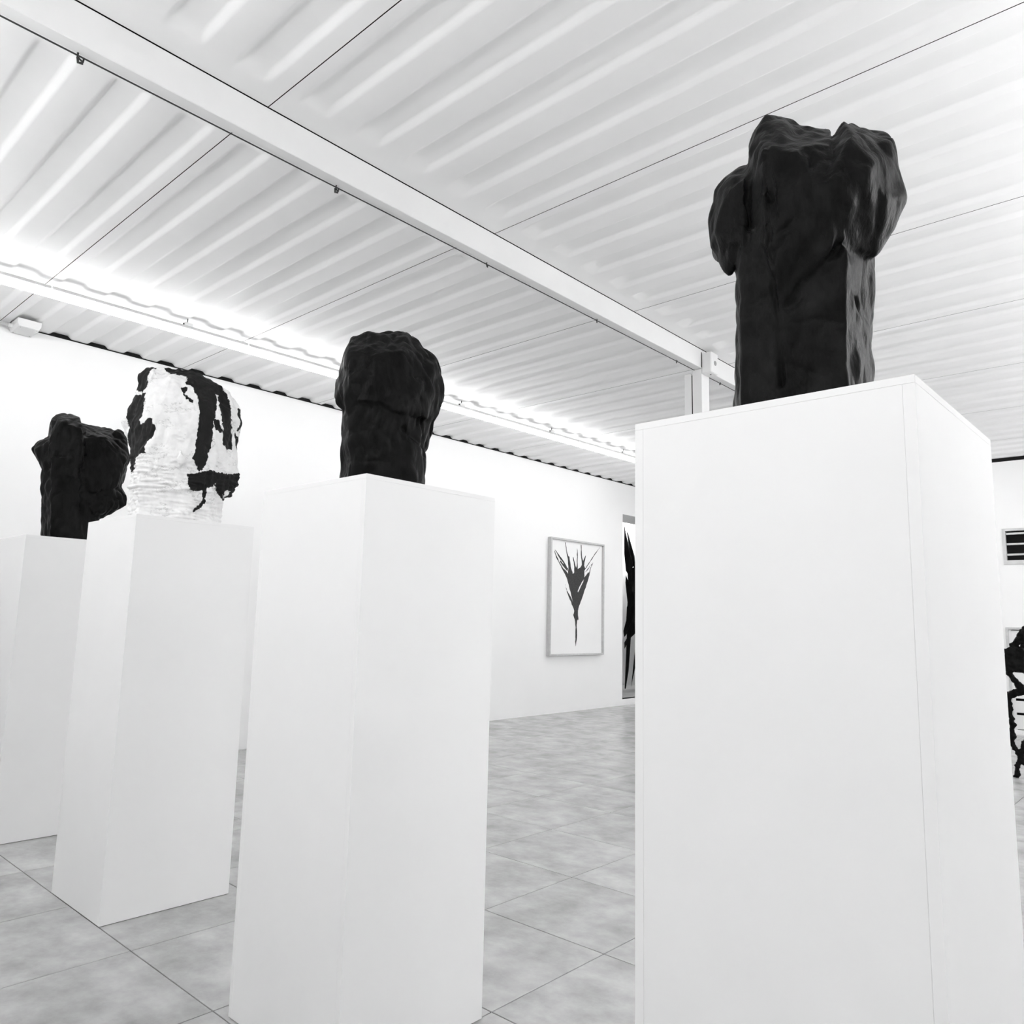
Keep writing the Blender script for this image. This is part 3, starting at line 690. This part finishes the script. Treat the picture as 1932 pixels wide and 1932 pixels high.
# ------------------------------------------------------------------ spiky black sculpture in the doorway
def blades(polys, thick, bm):
    for i, poly in enumerate(polys):
        yo = .05 * math.sin(i * 2.3)
        n = len(poly)
        cx = sum(p[0] for p in poly) / n
        cz = sum(p[1] for p in poly) / n
        ring = [bm.verts.new((x, yo, z)) for x, z in poly]
        f = bm.verts.new((cx, yo - thick, cz))
        b = bm.verts.new((cx, yo + thick, cz))
        for k in range(n):
            bm.faces.new((ring[k], ring[(k + 1) % n], f))
            bm.faces.new((ring[(k + 1) % n], ring[k], b))
    bmesh.ops.recalc_face_normals(bm, faces=bm.faces[:])
    return bm
spx, spy = 11.40, 7.5
sp = thing('spiky_sculpture', 'tall spiky black plant-like sculpture standing in the doorway', 'sculpture', (spx, spy, .09))
for poly in SPIKES:
    for mirror in (1, -1):
        bm = bmesh.new()
        cx0 = 11.62
        blades([[((x if mirror > 0 else 2 * cx0 - x) - spx, z - .09) for x, z in poly]], .035, bm)
        obj('blade', bm, M_BLACK, sp)

# ------------------------------------------------------------------ end wall: louvre window, slatted door, branch sculpture
win = thing('window_1', 'small louvred window with dark panes high on the end wall', 'window', (X1, (WIN[0] + WIN[1]) / 2, WIN[2]))
struct(win)
hw = (WIN[1] - WIN[0]) / 2
wh = WIN[3] - WIN[2]
M_WFR = add_noise(mat('grey_aluminium_window', .6, .35, .5, .2), 12, .55, .65)
obj('window_frame', bx(-.012, .07, hw - .034, hw, 0, wh), M_WFR, win)
obj('window_frame', bx(-.012, .07, -hw, -hw + .034, 0, wh), M_WFR, win)
obj('window_frame', bx(-.012, .07, -hw + .034, hw - .034, 0, .048), M_WFR, win)
obj('window_frame', bx(-.012, .07, -hw + .034, hw - .034, wh - .030, wh), M_WFR, win)
for k in range(3):
    z = .095 + .128 * k + .012
    sl = obj('louvre_bar', bx(.010, .034, -hw + .034, hw - .034, z, z + .024, bevel=.003), M_WFR, win)
    obj('louvre_pane', bx(.040, .046, -hw + .034, hw - .034, z - .10, z + .02), M_GLASS, win)
obj('louvre_pane', bx(.062, .066, -hw + .034, hw - .034, .04, wh - .03), M_GLASS, win)

door = thing('door_1', 'low white slatted shutter at the foot of the end wall', 'shutter', (X1, (DOR[0] + DOR[1]) / 2, DOR[2]))
struct(door)
hd = (DOR[1] - DOR[0]) / 2
dh = DOR[3] - DOR[2]
obj('door_frame', bx(-.015, .06, hd - .026, hd, 0, dh, bevel=.002), M_FRAME, door)
obj('door_frame', bx(-.015, .06, -hd, -hd + .026, 0, dh, bevel=.002), M_FRAME, door)
obj('door_frame', bx(-.015, .06, -hd + .026, hd - .026, dh - .03, dh, bevel=.002), M_FRAME, door)
for k in range(7):
    z0 = .008 + .1655 * k
    obj('slat', bx(.006, .022, -hd + .05, hd - .05, z0 + (.026 if k else .0), z0 + .1655 - .002, bevel=.003), M_STEEL, door)
obj('stile', bx(.004, .028, hd - .052, hd - .026, 0, dh - .03), M_STEEL, door)
obj('stile', bx(.004, .028, -hd + .026, -hd + .052, 0, dh - .03), M_STEEL, door)
obj('backing', bx(.070, .076, -hd, hd, 0, dh), M_DARK, door)

def limb(bm, pts):
    """chain of (x, y, z, r) joined by hulls of small balls"""
    for p, q in zip(pts, pts[1:]):
        cl = []
        for x, y, z, r in (p, q):
            r *= 1.25
            for v in ((1, 0, 0), (-1, 0, 0), (0, 1, 0), (0, -1, 0), (0, 0, 1), (0, 0, -1), (.6, .6, .6), (-.6, .6, .6), (.6, -.6, .6),
                      (-.6, -.6, .6), (.6, .6, -.6), (-.6, .6, -.6), (.6, -.6, -.6), (-.6, -.6, -.6)):
                cl.append((x + v[0] * r, y + v[1] * r, max(z + v[2] * r, 0)))
        hull_into(bm, cl)
bm = bmesh.new()
hull_into(bm, [(sx * .05, y, z) for sx in (-1, 1) for y, z in
               ((1.352, 1.06), (1.315, 1.075), (1.22, 1.00), (1.05, 1.02), (.95, .95), (1.05, .86), (1.21, .885), (1.30, .90), (1.345, .93), (1.352, .88))])
for ch in ([(0, 1.31, 1.06, .022), (.01, 1.25, 1.15, .026), (0, 1.19, 1.235, .026), (0, 1.05, 1.38, .02)],
           [(0, 1.25, 1.02, .02), (0, 1.20, 1.11, .02), (0, 1.12, 1.22, .018)],
           [(0, 1.343, .89, .02), (0, 1.30, .80, .02), (0, 1.235, .725, .022), (0, 1.10, .68, .022)],
           [(0, 1.345, .672, .024), (0, 1.29, .70, .024), (0, 1.20, .715, .022), (0, 1.06, .74, .022)],
           [(0, 1.345, .67, .018), (0, 1.345, .55, .019), (0, 1.334, .42, .019), (0, 1.345, .27, .017), (0, 1.27, .14, .018), (.02, 1.17, .02, .016)],
           [(0, 1.332, .0, .018), (0, 1.30, .14, .018), (0, 1.255, .29, .018), (0, 1.17, .48, .018), (0, 1.10, .69, .02)],
           [(0, 1.06, .74, .022), (.03, 1.0, .9, .03)], [(0, 1.06, .70, .022), (.05, .96, .35, .02), (.05, .90, .01, .018)],
           [(0, .97, .96, .03), (0, .82, 1.08, .024), (-.02, .72, 1.28, .018)]):
    limb(bm, ch)
me = remeshed(bm, .010, 1)
co, no = coords(me)
co = co + no * (.016 * nz(co, 22, 22, 22, 2.0) + .012 * nz(co, 55, 55, 55, 1.0))[:, None]
co[:, 2] = np.maximum(co[:, 2], 0)
me.vertices.foreach_set('co', co.ravel())
me.materials.clear()
br = obj_me('branch_sculpture', me, M_BLACK, None, True)
br.location = (7.8, 0, 0)
br['label'] = 'spindly black sculpture of knotted branches in front of the slatted shutter'
br['category'] = 'sculpture'
